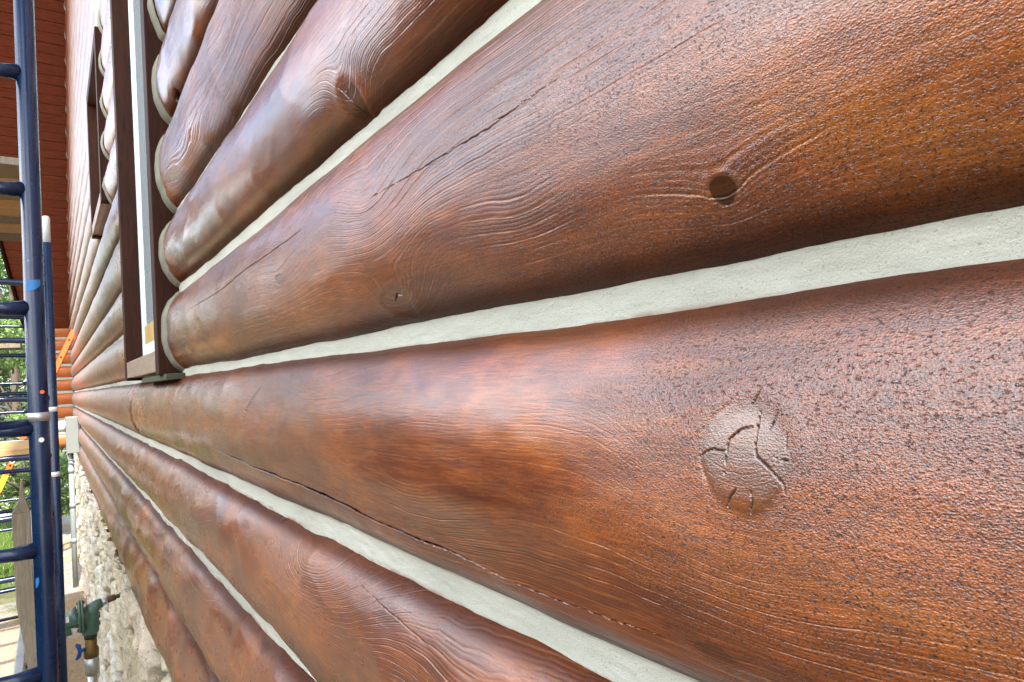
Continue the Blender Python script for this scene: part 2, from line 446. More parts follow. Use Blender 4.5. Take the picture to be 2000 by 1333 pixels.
WHORLS = {0: [(.222, -.058, .075, .060, .055), (.95, -.02, .20, .05, .035), (1.5, -.10, .3, .05, .04), (.62, -.14, .12, .05, .022)],
          1: [(.233, .096, .055, .030, .015), (.689, .085, .10, .035, .045), (1.068, .165, .14, .04, .04), (.70, .20, .10, .05, .045), (1.5, .20, .3, .05, .06), (1.0, .24, .12, .04, .04), (.42, .12, .06, .03, .012)],
          2: [(.795, .361, .07, .04, .022), (1.45, .47, .2, .04, .035)],
          3: [(1.95, .62, .35, .05, .06), (1.4, .70, .2, .04, .03)],
          4: [(2.0, 1.0, .2, .05, .05)],
          -1: [(1.045, -.320, .26, .085, .11), (.55, -.33, .12, .05, .04), (2.0, -.36, .3, .06, .06)],
          -2: [(1.43, -.548, .12, .04, .04), (1.15, -.66, .2, .07, .08), (2.1, -.60, .3, .06, .06)]}
CRACKS = {0: [([(.2127, -.0338), (.2145, -.0508), (.2132, -.0567), (.2054, -.0623), (.1972, -.0694), (.1962, -.0745)], .0008),
              ([(.2137, -.0412), (.2225, -.0435), (.2304, -.0495), (.2320, -.0605), (.2330, -.0677)], .00055),
              ([(.2510, -.0590), (.2405, -.0551), (.2316, -.0556)], .0006),
              ([(.2253, -.0745), (.2281, -.0799), (.2303, -.0864)], .0005), ([(.2155, -.0755), (.2145, -.0822), (.2162, -.0879)], .0005),
              ([(.2131, -.0211), (.2181, -.0303)], .0006), ([(.2020, -.0335), (.2069, -.0450)], .0003),
              ([(.1964, -.0431), (.1963, -.0557)], .0003), ([(.2025, -.0567), (.1919, -.0577)], .0004),
              ([(1.6707, -.1510), (1.4913, -.1575), (1.2183, -.1660), (.9957, -.1690), (.8333, -.1750), (.7089, -.1780), (.5693, -.1830), (.4816, -.1875), (.4048, -.1885), (.3532, -.1865), (.3049, -.1845)], .0030),
              ([(1.2815, -.005), (1.3366, -.0424), (1.3818, -.0837)], .0012)],
          1: [([(1.9079, .2074), (1.4897, .2051), (1.2851, .2158), (1.0789, .2184), (.9575, .2211)], .0009),
              ([(.6804, .2022), (.5446, .2001), (.4471, .1996), (.3514, .2068)], .00075), ([(.697, .083), (.684, .091), (.672, .088)], .0009)],
          2: [([(.815, .385), (.80, .365), (.782, .338)], .0009), ([(.80, .365), (.79, .372)], .0008), ([(.803, .352), (.79, .345)], .0006)],
          -1: [([(.86, -.281), (.72, -.292), (.66, -.296)], .0004)]}
FACET = {0: .0022, 1: .0022, 2: .0042, 3: .0045, 4: .006, -1: .005, -2: .009, -3: .012}
RES = {0: (1150, 620), 1: (1150, 600), 2: (900, 320), -1: (950, 340), 3: (700, 220), -2: (700, 240), 4: (450, 130), -3: (500, 130), 5: (300, 70)}

def log_surface(k, ys, phi):
    """ys (n), phi (m) -> points (n, m, 3) and attributes; phi is 0 at the front, + upwards"""
    zb, zt = rows[k]
    Yg, Pg = np.meshgrid(ys, phi, indexing='ij')
    sd_ = k * 7 + 31
    wob = .0022 if k in (0, 1, 2) else .004
    top = zt + wob * fbm(Yg * 2.2, Yg * 0, sd_) ; bot = zb + wob * fbm(Yg * 2.2, Yg * 0 + 4, sd_ + 1)
    zc_ = (top + bot) / 2; h = (top - bot) / 2 * 1.09
    be = .083 * (1 + .10 * fbm(Yg * .9, Yg * 0 + 8, sd_))
    cx = D - .05 + be
    sp, cp = np.sin(Pg), np.cos(Pg)
    Z = zc_ + h * sp; Xx = cx - be * np.sign(cp) * np.abs(cp) ** .92
    s = Z + 0.0                                     # across-the-log coordinate
    # relief along the normal (mostly -X, with tilt)
    nx = -h * cp; nz = be * sp; nl = np.sqrt(nx * nx + nz * nz) + 1e-9; nx /= nl; nz /= nl
    disp = .0035 * fbm(Yg * 1.6, s * 5, sd_ + 2) + .0016 * fbm(Yg * 7, s * 16, sd_ + 4)
    fa = FACET.get(k, .007)
    grow = fa * (.35 + .65 * sstep(.5, 1.6, Yg)) if k in (0, 1, 2) else fa
    wu = Yg * 3.6 + .5 * fbm(Yg * 3, s * 6, sd_ + 9); wv = s * 7.5 + .3 * fbm(Yg * 4, s * 8, sd_ + 10)
    f1, f2, cid = worley(wu, wv, sd_)
    grow = grow * (1 - .65 * sstep(3.5, 8, Yg))
    disp = disp + grow * (np.minimum(f1, .8) ** 2 * 2.0 - .5)
    # growth phase
    ph = s + .012 * fbm(Yg * 1.1, s * 3, sd_ + 20) + .0045 * fbm(Yg * 5, s * 9, sd_ + 22, 2) + .0012 * fbm(Yg * 28, s * 30, sd_ + 25, 2)
    for (wy, wz, ry, rz, am) in WHORLS.get(k, []):
        d2 = ((Yg - wy) / ry) ** 2 + ((s - wz) / rz) ** 2
        ph = ph + am * np.exp(-d2 * .8)
    kn = np.zeros_like(Yg); ck = np.zeros_like(Yg)
    dens = {0: 105, 1: 92, 2: 120, 3: 105, 4: 120, -1: 150}.get(k, 120)
    for q in KNOTS.get(k, []):
        if q is None: continue
        wb = (.12 if q['rz'] > .02 else .38) * fbm(Yg / q['ry'] * .7, s / q['rz'] * .7, sd_ + 40)
        d = np.sqrt(((Yg - q['y']) / q['ry']) ** 2 + ((s - q['z']) / q['rz']) ** 2) + wb
        m = 1 - sstep(.86, 1.06, d + .1 * (vnoise(Yg * 300, s * 300, 6) - .5))
        kn = np.maximum(kn, m * min(q['k'], 1.0) + m * max(0, q['k'] - 1.0))
        ph = ph + np.exp(-d * d * .35) * q['rz'] * .8
        if q.get('flat'):
            disp = disp - .06 * (s - q['z'] - .006) * (1 - sstep(.7, 1.15, d)) + .0007 * np.exp(-((d - 1.15) / .25) ** 2) - .0009 * np.exp(-((d - .98) / .05) ** 2) * sstep(.004, .02, Yg - q['y']) * vnoise(Yg * 90, s * 90, 3)
        elif q['k'] >= 2:
            disp = disp - .02 * m
        else:
            ka = min(1., q['rz'] / .03) * (.45 if k == 2 else 1); disp = disp - .0010 * ka * m + .0016 * ka * np.exp(-((d - 1.2) / .35) ** 2) - .0006 * ka * np.exp(-((d - 1) / .12) ** 2)
    for pts, wd in CRACKS.get(k, []):
        ys_ = [a for a, b in pts]; zs_ = [b for a, b in pts]
        mk = (Yg > min(ys_) - .05) & (Yg < max(ys_) + .05) & (s > min(zs_) - .02) & (s < max(zs_) + .02)
        if not mk.any(): continue
        yy, ss = Yg[mk], s[mk]
        jit = .0009 * (vnoise(yy * 160, ss * 60, 3) - .5) * 2 + .003 * fbm(yy * 9, yy * 0, 8) * (wd > .0009)
        d, pos = poly_dist(yy + jit, ss + jit, pts)
        ww = .65 * wd * (1 * (.62 if wd < .0009 else 1) if wd < .002 else .3 + .7 * sstep(.3, 1., yy)) * (.35 + 1.1 * np.sin(np.clip(pos, .03, .97) * math.pi) ** .6) * (.6 + .8 * vnoise(pos * 30, pos * 0, 5))
        c = 1 - sstep(ww * .55, ww * 1.25, d)
        ck[mk] = np.maximum(ck[mk], c)
        t_ = np.zeros_like(disp); t_[mk] = c
        disp = disp - .0022 * t_
        if wd > .0009:
            lip = np.zeros_like(disp); lip[mk] = np.exp(-((ss - ss - d + 2.2 * ww) / (1.6 * ww)) ** 2); disp = disp + .0006 * lip
    if k == 0:   # butt joint between two logs further along
        yj = 3.62 + .5 * (s + .13); dj = np.abs(Yg - yj)
        c = (1 - sstep(.025, .06, dj)) * (s < -.05) * (s > -.21)
        ck = np.maximum(ck, c); disp = disp - .012 * c
    P = np.stack([Xx + nx * disp, Yg, Z + nz * disp], -1)
    rd = sstep(-.25, .45, fbm(Yg * 1.3, s * 6, sd_ + 50)) * (.55 + .45 * vnoise(Yg * 9, s * 30, sd_ + 52))
    rd = rd * (.35 + .65 * {1: 1.2, 3: 1.5, -1: .45, 2: .4, 0: .05}.get(k, .5)) * (1 - np.clip(kn, 0, 1) * .8)
    for (wy, wz, ry, rz, am) in WHORLS.get(k, []):
        d2 = ((Yg - wy) / ry) ** 2 + ((s - wz) / rz) ** 2
        rd = np.maximum(rd, (.3 if k == 0 else .4 if k == 2 else .65) * np.exp(-d2 * .7))
    if k == 0: rd = rd * (1 - .75 * sstep(.45, .2, Yg) * sstep(-.14, -.09, s))
    if k == 0: rd = np.maximum(rd, .75 * sstep(-.105, -.150, s) * sstep(1.3, .6, Yg) * (.6 + .4 * vnoise(Yg * 8, s * 40, 9)))
    if k == 3: rd = np.maximum(rd * 2, 1.9)
    pb = .30 + .70 * sstep(-.35, .4, fbm(Yg * 2.6, s * 9, sd_ + 60))
    if k == 0: pb = np.maximum(pb, 1.15 * sstep(.42, .25, Yg) * sstep(-.20, -.15, s))
    pb = pb * (1 - .55 * np.clip(kn, 0, 1)) * (.30 + .70 * sstep(2.6, .9, Yg)) * (1 - .45 * ck)
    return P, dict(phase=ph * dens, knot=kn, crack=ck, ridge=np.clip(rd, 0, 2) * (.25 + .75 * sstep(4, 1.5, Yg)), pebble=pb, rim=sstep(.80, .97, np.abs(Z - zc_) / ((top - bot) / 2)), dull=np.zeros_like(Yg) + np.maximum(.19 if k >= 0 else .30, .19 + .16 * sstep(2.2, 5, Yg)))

WIN1 = (2.42, 3.64, .03, 2.25); WIN2 = (4.75, 5.98, 1.20, 2.32)
def spans(k):
    zb, zt = rows[k]; ye = 15.95
    if zb > soffit_z(15.6): ye = soffit_y((zb + zt) / 2) - .02
    out = [(-1.4, ye)]
    for (a, b, z0, z1) in (WIN1, WIN2):
        if zt > z0 + .02 and zb < z1 - .02:
            nw = []
            for (s0, s1) in out:
                if s0 < a and s1 > b: nw += [(s0, a - .035), (b + .03, s1)]
                else: nw.append((s0, s1))
            out = nw
    return out
PH = 1.50
names = {0: 'thick log with the big cracked grey knot and a long drying crack', 1: 'log with a small dark round knot and raised grain lines',
         2: 'greyish glossy log with an oval split knot', 3: 'log with dense ribbed grain ending at the window trim', 4: 'log with a small dark hole at its end',
         -1: 'log with a large oval growth whorl', -2: 'wavy log second from the bottom', -3: 'bottom log resting on the stone foundation'}
chinks = []
def bead(k, ye, yj, parent):
    zb, zt = rows[k]
    phi = np.linspace(-1.25, 1.25, 60)
    P0, _ = log_surface(k, np.array([ye]), phi); P0 = P0[0]
    zc_ = (zb + zt) / 2; dv = P0[:, [0, 2]] - np.array([D + .03, zc_]); dv /= np.linalg.norm(dv, axis=1)[:, None]
    out = []
    sg = 1 if yj > ye else -1
    for i, (t, off) in enumerate(((-.35, -.004), (-.25, .001), (.15, .002), (.6, .004), (1.0, .007))):
        o_ = off + .0022 * fbm(np.arange(60) * .22, np.arange(60) * 0. + i * .3, k + 3)
        q = P0.copy(); q[:, 0] += dv[:, 0] * o_; q[:, 2] += dv[:, 1] * o_; q[:, 1] = ye + (yj - ye) * t
        out.append(q)
    return np.stack(out, 0)
for k in rows:
    ny, nphi = RES.get(k, (170, 44))
    for i, (a, b) in enumerate(spans(k)):
        ys_ = y_samples(ny, a, b, 34 if k in (0, -1) else 14 if k < 6 else 8, ((.795, .045, 900),) if k == 2 else ((.69, .05, 500), (1.07, .04, 400)) if k == 1 else ((2.2, .06, 300),) if k == 4 and a < 0 else ())
        phi = np.linspace(-PH, PH, nphi if a < 1 else min(nphi, 90))
        P, A = log_surface(k, ys_, phi)
        # ends turn in slightly where they meet the trim
        for e in ((b,) if b < 15 else ()) + ((a,) if a > 0 else ()):
            dd = np.abs(ys_ - e); pull = (1 - sstep(0, .03, dd)) * .010
            P[:, :, 0] += pull[:, None]
        lb = names.get(k) if i == 0 else None
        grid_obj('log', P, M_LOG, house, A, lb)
        if k >= 1:
            for e, j in ([(b, b + .034)] if b < 15.9 or k > 6 else []) + ([(a, a - .03)] if a > 0 else []):
                grid_obj('chinking_bead', bead(k, e, j, house), M_BEAD_SHADED, house)
        if b > 15.9:
            grid_obj('chinking_bead', bead(k, 15.85, 15.93, house), M_BEAD_SHADED, house)
ks = sorted(rows)
for a_, b_ in zip(ks[:-1], ks[1:]):
    z0 = rows[a_][1] - .016; z1 = rows[b_][0] + .016
    sp = spans(b_) if len(spans(b_)) > len(spans(a_)) else spans(a_)
    if a_ == 0: sp = [(-1.4, 15.95)]
    for (a, b) in sp:
        near = a < 0
        ny = 700 if (near and a_ in (-2, -1, 0, 1, 2)) else 160
        nv = 46 if (near and a_ in (-2, -1, 0, 1, 2)) else 10
        ys_ = y_samples(ny, a, b + .02, 6); v = np.linspace(0, 1, nv)
        Yg, V = np.meshgrid(ys_, v, indexing='ij')
        Z = z0 + (z1 - z0) * V
        Xc = D + .0015 * (1 - (2 * V - 1) ** 2) + .0014 * fbm(Yg * 9, V * 2.5, a_ + 60) + .0007 * fbm(Yg * 60, Z * 110, a_ + 61)
        if a_ == -3: Xc = Xc + .012
        grid_obj('chinking', np.stack([Xc, Yg, Z], -1), M_CHINK, house, dict(edge=np.abs(2 * V - 1)))
# a solid core behind the logs so nothing shows through
core = MB(); core.box((.44, -1.4, -1.05), (.60, 2.45, 8.2)); core.box((.44, 2.45, -1.05), (.60, 3.6, .03)); core.box((.44, 2.45, 2.25), (.60, 3.6, 8.2))
core.box((.44, 3.6, -1.05), (.60, 4.78, 8.2)); core.box((.44, 4.78, -1.05), (.60, 5.95, 1.2)); core.box((.44, 4.78, 2.32), (.60, 5.95, 8.2)); core.box((.44, 5.95, -1.05), (.60, 16.2, 8.2))
core.build('wall_core', M_CHINK, house)

# windows: projecting board surrounds
def window(y0, y1, z0, z1, fx, t, label):
    bx_ = MB()
    wt = .085
    w_ = MB(); w_.box((fx + .07, y0 + .02, z0), (fx + .13, y1 - .02, z1)); 
    fr = MB(); fr.box((fx, y0, z0), (.44, y0 + t, z1)); fr.box((fx, y1 - t, z0), (.44, y1, z1))
    fr.box((fx, y0 + t, z1 - t), (.44, y1 - t, z1))
    win = fr.build('window', M_TRIM, house, label, bevel=.003)
    s = MB(); s.prism([(fx + .002, y0 + t, z0 + .012), (fx + .002, y0 + t, z0 + .085), (.42, y0 + t, z0 + .115), (.42, y0 + t, z0 + .012)], (0, y1 - y0 - 2 * t, 0))
    s.build('sill', M_SILL, win, bevel=.003)
    sh = MB(); sh.box((fx + .070, y0 + t, z0 + .10), (fx + .12, y0 + t + .06, z1 - t)); sh.box((fx + .070, y1 - t - .05, z0 + .10), (fx + .12, y1 - t, z1 - t))
    sh.box((fx + .070, y0 + t + .06, z0 + .10), (fx + .12, y1 - t - .05, z0 + .16)); sh.box((fx + .070, y0 + t + .06, z1 - t - .06), (fx + .12, y1 - t - .05, z1 - t))
    sh.build('sash', M_SASH, win, bevel=.002)
    pn = MB(); pn.box((fx + .078, y0 + t + .055, z0 + .15), (fx + .084, y1 - t - .045, z1 - t - .05)); pn.build('pane', M_PANE, win); ys2 = MB(); ys2.box((fx + .0765, y0 + t + .055, z0 + .16), (fx + .0775, y1 - t - .045, z0 + .25)); ys2.build('reflection_strip', M_AMBER, win)  # amber strip paints a warm reflection low on the pane
    return win
window(2.42, 3.64, .045, 2.25, .287, .085, 'window with a tall projecting dark brown board frame')
window(4.75, 5.98, 1.20, 2.32, .285, .085, 'smaller raised window further along the wall')
dg = MB(); dg.box((.300, 2.36, .026), (.44, 3.05, .046)); dg.build('drip_strip', M_DARKGAP, house, bevel=.003)

# stone foundation
ys_ = y_samples(320, -1.4, 16.2, 34); zs = np.linspace(GZ - .1, -1.06, 190)
Yg, Zg_ = np.meshgrid(ys_, zs, indexing='ij')
u = Yg * 1.7 + .5 * fbm(Yg * 2, Zg_ * 2, 70); v = Zg_ * 3.3 + .5 * fbm(Yg * 2, Zg_ * 2, 72)
f1, f2, cid = worley(u, v, 4)
edge = sstep(.0, .16, f2 - f1)
Xs = .385 - .065 * edge * (.6 + .6 * cid) - .042 * fbm(Yg * 6, Zg_ * 9, 74, 5) - .012 * fbm(Yg * 25, Zg_ * 30, 75, 4)
grid_obj('stone_foundation', np.stack([Xs, Yg, Zg_], -1), M_STONE, house, dict(cell=cid, mortar=1 - edge))

# short wing at the far corner: logs and chinking facing the camera, roof underside above
wz = -1.03; wl_ = []
rw = random.Random(9)
for i in range(11):
    h = .245
    if wz > 1.55: break
    zc_ = wz + h / 2
    xs_ = np.linspace(-.30, .46, 60); ph_ = np.linspace(-1.5, 1.5, 26)
    Xg, Pg = np.meshgrid(xs_, ph_, indexing='ij')
    rad = 1 + .03 * fbm(Xg * 5, Pg * 1, 90 + i)
    Pp = np.stack([Xg, 16.02 - (.085 * rad * np.cos(Pg)) + .04, zc_ + (h / 2 * 1.04) * rad * np.sin(Pg)], -1)
    grid_obj('wing_log', Pp, M_WING, house)
    cb = MB(); cb.box((-.28, 16.00, wz + h - .012), (.46, 16.06, wz + h + .04)); cb.build('chinking', M_CHINK, house, bevel=.004)
    wz += h + .028
wc = MB(); wc.box((-.30, 16.062, -1.03), (.60, 16.4, 1.7)); wc.build('wall_core', M_WING, house)

# steep board-clad roof underside over the corner
def sp_(x, y, off=0): return Vector((x, y, soffit_z(y) + off))
bd = MB(); n_b = 46
for i in range(n_b):
    y1 = 16.1 - i * .125; y0 = y1 - .118
    def xl(y): return -.38 - (15.9 - y) * .165
    d_ = Vector((0, .65, .76)) * .022
    a = sp_(xl(y1), y1); b = sp_(.36 if y1 < 15.8 else .4, y1); c_ = sp_(.36, y0); e = sp_(xl(y0), y0)
    o = Vector((0, 0, .004 * (i % 2)))
    bd.prism([a + o, b + o, c_ + o, e + o], d_)
bd.build('roof_soffit', M_SOFFIT, house, bevel=.003)
rf = MB(); a = sp_(-.37, 16.1, .045); b = sp_(.5, 16.1, .045); c_ = sp_(.5, 9.9, .045); e = sp_(-1.37, 9.9, .045)
rf.prism([a, b, c_, e], (0, .12, .14)); rf.build('roof', M_TRIM, house)
fa_ = MB(); fa_.prism([sp_(-.372, 16.1, -.05), sp_(-.412, 16.1, -.05), sp_(-1.41, 9.9, -.05), sp_(-1.37, 9.9, -.05)], (0, 0, .22)); fa_.build('fascia', M_TRIM, house)

# unseen eave slab, added to keep sun off the near part of the wall
ev = MB()
for i in range(60):
    ev.box((-.52, -7 + i * .2, 5.50), (.40, -7 + i * .2 + .19, 5.525))
ev.build('roof_soffit', M_SOFFIT, house)
er = MB(); er.box((-.54, -7, 5.53), (.6, 5.0, 5.70)); er.build('roof', M_TRIM, house)

# ------------------------------------------------------------------ electric meter box with its conduit
mt = thing('meter_box', 'grey electric meter box with round white meter on the far corner wall', 'meter box', (.25, 12.5, -.93))
b = MB(); b.box((.150, 12.45, -.93), (.345, 12.85, -.36)); b.build('box', M_GREYBOX, mt, bevel=.01)
b = MB(); b.tube([(.150, 12.62, -.50), (.08, 12.62, -.50), (.055, 12.62, -.50), (.045, 12.62, -.50)], [.085, .085, .078, .04], 28); b.build('meter_dome', M_WHITE, mt)
b = MB(); b.tube([(.150, 12.62, -.50), (.135, 12.62, -.50)], .10, 28); b.build('ring', M_ALU, mt)
b = MB(); b.tube([(.205, 12.6, -.93), (.205, 12.6, GZ - .02)], .037, 18)
for z in (-1.25, -1.8, -2.35): b.tube([(.205, 12.6, z), (.205, 12.6, z + .07)], .044, 18)
b.build('conduit', M_CONDUIT, mt)
b = MB(); b.tube([(.165, 12.5, -.93), (.165, 12.5, -.98), (.17, 12.5, -1.02), (.25, 12.5, -1.05)], .012, 10); b.build('ground_wire', M_CONDUIT, mt)

# ------------------------------------------------------------------ gas regulator
rg = thing('gas_regulator', 'green gas regulator with rusty pipe and blue valve on the stone base', 'gas regulator', (.14, 5.0, GZ))
Y0 = 5.0
b = MB(); b.tube([(.360, Y0, -1.315), (.30, Y0, -1.32), (.29, Y0, -1.322)], .013, 16); b.tube([(.29, Y0, -1.322), (.245, Y0, -1.33)], .020, 16); b.tube([(.34, Y0, -1.317), (.315, Y0, -1.318)], .018, 16)
b.build('inlet_pipe', M_RUST, rg)
b = MB(); b.tube([(.245, Y0, -1.333), (.213, Y0, -1.337)], [.022, .022], 12); b.build('nipple', M_GALV, rg)
b = MB(); b.tube([(.217, Y0, -1.337), (.19, Y0, -1.345), (.165, Y0, -1.36), (.150, Y0, -1.39), (.150, Y0, -1.50), (.150, Y0, -1.515)], [.028, .032, .042, .048, .048, .042], 24)
b.tube([(.150, Y0, -1.40), (.10, Y0, -1.40)], [.052, .060], 24)
b.tube([(.16, Y0 - .05, -1.40), (.16, Y0 - .03, -1.40)], .016, 6); b.tube([(.19, Y0, -1.41), (.205, Y0, -1.41)], .022, 6); b.tube([(.19, Y0, -1.46), (.205, Y0, -1.46)], .016, 6)
b.build('body', M_REG, rg)
b = MB(); b.tube([(.118, Y0, -1.395), (.112, Y0, -1.395), (.106, Y0, -1.395), (.100, Y0, -1.395)], [.090, .100, .100, .090], 40)
b.tube([(.100, Y0, -1.395), (.092, Y0, -1.395), (.086, Y0, -1.395)], [.098, .100, .088], 40); b.build('diaphragm_flange', M_REG, rg)
for a in range(8):
    an = a * math.pi / 4 + .2
    q = MB(); yy, zz = Y0 + .088 * math.cos(an), -1.395 + .088 * math.sin(an)
    q.tube([(.080, yy, zz), (.124, yy, zz)], .0075, 6); q.build('bolt', M_BRASS, rg)
b = MB(); b.tube([(.088, Y0, -1.395), (.06, Y0, -1.40), (.045, Y0, -1.405), (-.02, Y0, -1.41), (-.032, Y0, -1.41)], [.070, .058, .05, .048, .040], 28)
b.tube([(.05, Y0 - .02, -1.46), (-.02, Y0 - .02, -1.475)], .028, 18); b.build('spring_case', M_REG, rg)
b = MB(); b.box((-.015, Y0 - .054, -1.40), (.040, Y0 - .050, -1.365)); b.build('sticker', M_WHITE, rg)
b = MB(); b.tube([(.150, Y0, -1.515), (.150, Y0, -1.54)], .036, 24); b.build('collar', M_BLACK, rg)
b = MB(); b.tube([(.150, Y0, -1.54), (.150, Y0, -1.59), (.150, Y0, -1.61), (.150, Y0, -1.66)], [.032, .032, .042, .040], 8); b.build('valve_body', M_BRASS, rg)
b = MB(); b.tube([(.12, Y0 - .01, -1.60), (.092, Y0 - .02, -1.60)], .011, 10); b.tube([(.070, Y0 - .02, -1.553), (.084, Y0 - .02, -1.568), (.090, Y0 - .02, -1.60), (.084, Y0 - .02, -1.632), (.070, Y0 - .02, -1.648)], [.008, .013, .011, .013, .008], 12)
b.build('valve_handle', M_VBLUE, rg)
b = MB(); b.tube([(.150, Y0, -1.66), (.150, Y0, -1.76)], .040, 8); b.tube([(.150, Y0, -1.76), (.150, Y0, GZ - .1)], .026, 16); b.build('riser_pipe', M_GALV, rg)
b = MB(); b.tube([(.13, Y0, -1.84), (.17, Y0, -1.84)], .042, 16); b.build('yellow_tag', M_YEL, rg)

# ------------------------------------------------------------------ scaffold
TR = .0215
def scaffold(px, y, ztop, nr, z0, label, first_lbl, wide=1.5, extra=True):
    s = thing('scaffold', label, 'scaffold', (px, y, GZ), 'blue tubular scaffold frames standing along the wall')
    for sx in (0, -wide):
        b = MB(); b.tube([(px + sx, y, GZ), (px + sx, y, (GZ + ztop) / 2), (px + sx, y, ztop)], TR, 28); b.build('post', M_BLUE, s)
        b = MB(); b.box((px + sx - .07, y - .07, GZ + .0), (px + sx + .07, y + .07, GZ + .045)); b.build('base_plate', M_GALV, s)
    z = z0; k = 0
    while z > GZ + .2:
        if z < ztop - .04:
            b = MB(); e1 = px - TR * .6; e2 = px - wide + TR * .6
            b.tube([(e1, y, z), (e1 - .05, y, z - .002), (e1 - .16, y, z + .004), (e2 + .1, y, z + .004), (e2, y, z)], [.020, .0165, .0150, .0150, .018], 18)
            b.build('rung', M_BLUE, s)
        z -= nr
    return s
s1 = scaffold(-.030, 2.0, 1.75, .2975, .815 + .2975 * 3, 'nearest blue scaffold frame, its post and rungs crossing the whole left edge', None)
b = MB(); b.box((-.030 - .0235, 2.0 - .0235, -.062), (-.030 + .0235, 2.0 + .0235, -.040)); 
b = MB(); b.tube([(-.0295, 2.0, -.062), (-.0295, 2.0, -.040)], .0232, 28); b.build('silver_band', M_GALV, s1)
for zz in (-.107,):
    b = MB(); b.tube([(-.026, 2.0 - .020, zz), (-.026, 2.0 - .027, zz)], .006, 12); b.build('pin', M_WHITE, s1)
b = MB(); b.tube([(-.021, 2.0 - .0205, .010), (-.021, 2.0 - .0222, .010)], .0048, 16); b.build('hole', M_ORANGE, s1)
b = MB(); b.tube([(-.05, 2.0, -.071), (-1.5, 2.0, -.055)], .017, 18); b.build('brace_bar', M_BLUE, s1)
# painted patches
def patch(parent, x, y, z, h, a0, a1, mat):
    n = 10; P = []
    for i in range(2):
        row_ = []
        for j in range(n):
            a = a0 + (a1 - a0) * j / (n - 1)
            hh = h * (1 - .6 * (j / (n - 1)) ** 3) if i == 0 else 0
            row_.append((x + (TR + .0006) * math.sin(a), y - (TR + .0006) * math.cos(a), z - hh + (.003 * j / n if i else 0)))
        P.append(row_)
    grid_obj('painted_patch', np.array(P), mat, parent)
patch(s1, -.030, 2.0, .286, .026, -.75, .65, M_BLUETAPE)
patch(s1, -.030, 2.0, -.440, .022, -.9, -.5, M_BLUETAPE)
s2 = scaffold(-.002, 4.15, .80, .2975, 1.18, 'second blue scaffold frame with a white post tip, behind the nearest', None)
b = MB(); b.tube([(-.002, 4.15, .80), (-.002, 4.15, .93), (-.002, 4.15, .94)], [.0185, .0185, .014], 20); b.build('white_tip', M_WHITE, s2)
for zz in (-.085, -.42):
    b = MB(); b.tube([(-.002, 4.15, zz), (-.002, 4.15, zz + .025)], .0226, 20); b.build('collar', M_WHITE, s2)
s3 = scaffold(-.085, 6.35, .95, .2975, .92, 'third blue scaffold frame, half hidden behind the second', None)
s4 = scaffold(-.20, 8.5, .9, .2975, .74, 'farthest blue scaffold frame, seen small through the nearer rungs', None)
# upper frame tops seen as rungs
def cross(y0, x0, y1, x1, z0, z1, label):
    b = MB(); b.tube([(x0, y0, z0), (x1, y1, z1)], .0125, 14); o = b.build('cross_brace', M_BLUE); tag(o, label, 'brace', 'scaffold cross braces'); return o
cross(4.15, -1.5, 6.35, -.10, .25, -.45, 'thin blue cross brace sloping down between the second and third scaffold frames')

# planks
def plank(name, a, b, mat, label, cat='plank', group=None, edge=None, bev=.004):
    m = MB(); m.box(a, b)
    if edge is None:
        o = m.build(name, mat, bevel=bev); tag(o, label, cat, group); return o
    t = thing(name, label, cat, ((a[0] + b[0]) / 2, (a[1] + b[1]) / 2, a[2]), group)
    m.build('board', mat, t, bevel=bev)
    e = MB(); e.box((b[0], a[1], a[2] - .03), (b[0] + .03, b[1], b[2] + .012)); e.build('side_rail', edge, t, bevel=.003)
    return t
GRP = 'scaffold planks laid across the frames'
plank('scaffold_plank', (-1.45, 4.22, 1.218), (-.085, 4.50, 1.258), M_GREYWOOD, 'topmost grey plank seen from below between scaffold frames', group=GRP)
plank('scaffold_plank', (-1.45, 4.52, 1.216), (-.09, 4.82, 1.256), M_PLY, 'upper yellow plywood plank seen from below, nearest the grey one', group=GRP)
plank('scaffold_plank', (-1.45, 4.84, 1.214), (-.10, 4.98, 1.254), M_GREYWOOD, 'narrow grey plank between two yellow planks overhead', group=GRP)
plank('scaffold_plank', (-1.45, 5.0, 1.216), (-.11, 5.42, 1.256), M_PLY, 'wide middle yellow plywood plank seen from below', group=GRP)
plank('scaffold_plank', (-1.45, 5.44, 1.212), (-.12, 5.66, 1.252), M_GREYWOOD, 'grey plank behind the wide yellow one overhead', group=GRP)
plank('scaffold_plank', (-1.45, 5.68, 1.216), (-.13, 6.0, 1.256), M_PLY, 'last yellow plywood plank before the far bay overhead', group=GRP)
plank('scaffold_plank', (-1.45, 6.02, 1.214), (-.14, 6.3, 1.254), M_GREYWOOD, 'farthest grey plank overhead, with a white sticker', group=GRP)
plank('scaffold_plank', (-1.5, 8.2, .50), (-.25, 8.5, .545), M_GREYWOOD, 'brown plank edge at eye level resting on a far frame', group=GRP)
plank('scaffold_plank', (-1.5, 4.2, -.300), (-.085, 5.0, -.262), M_PLY, 'tan plank seen from above just below eye level', group=GRP)
plank('scaffold_plank', (-.9, 2.02, -.048), (-.14, 2.3, -.030), M_PLY, 'short tan plank lying on the nearest silver banded bar', group=GRP)
plank('scaffold_deck', (-.78, 2.15, -1.16), (-.165, 4.15, -1.13), M_PLYY, 'plywood scaffold deck with aluminium edge at the bottom left', 'scaffold deck', edge=M_ALU)
for i in range(5):  # unseen planks added to block light from below the near logs
    plank('unseen_walk_plank', (-1.35 + i * .29, -2.6, -1.34), (-1.35 + i * .29 + .275, 2.1, -1.30), M_DARKPLY, 'unseen dark walk plank added below the camera to cut bounce light, ' + ('farthest from the wall', 'second from the outer side', 'middle one of five', 'second from the wall side', 'closest to the wall')[i], 'plank', 'unseen dark planks added below the camera to cut bounce light')
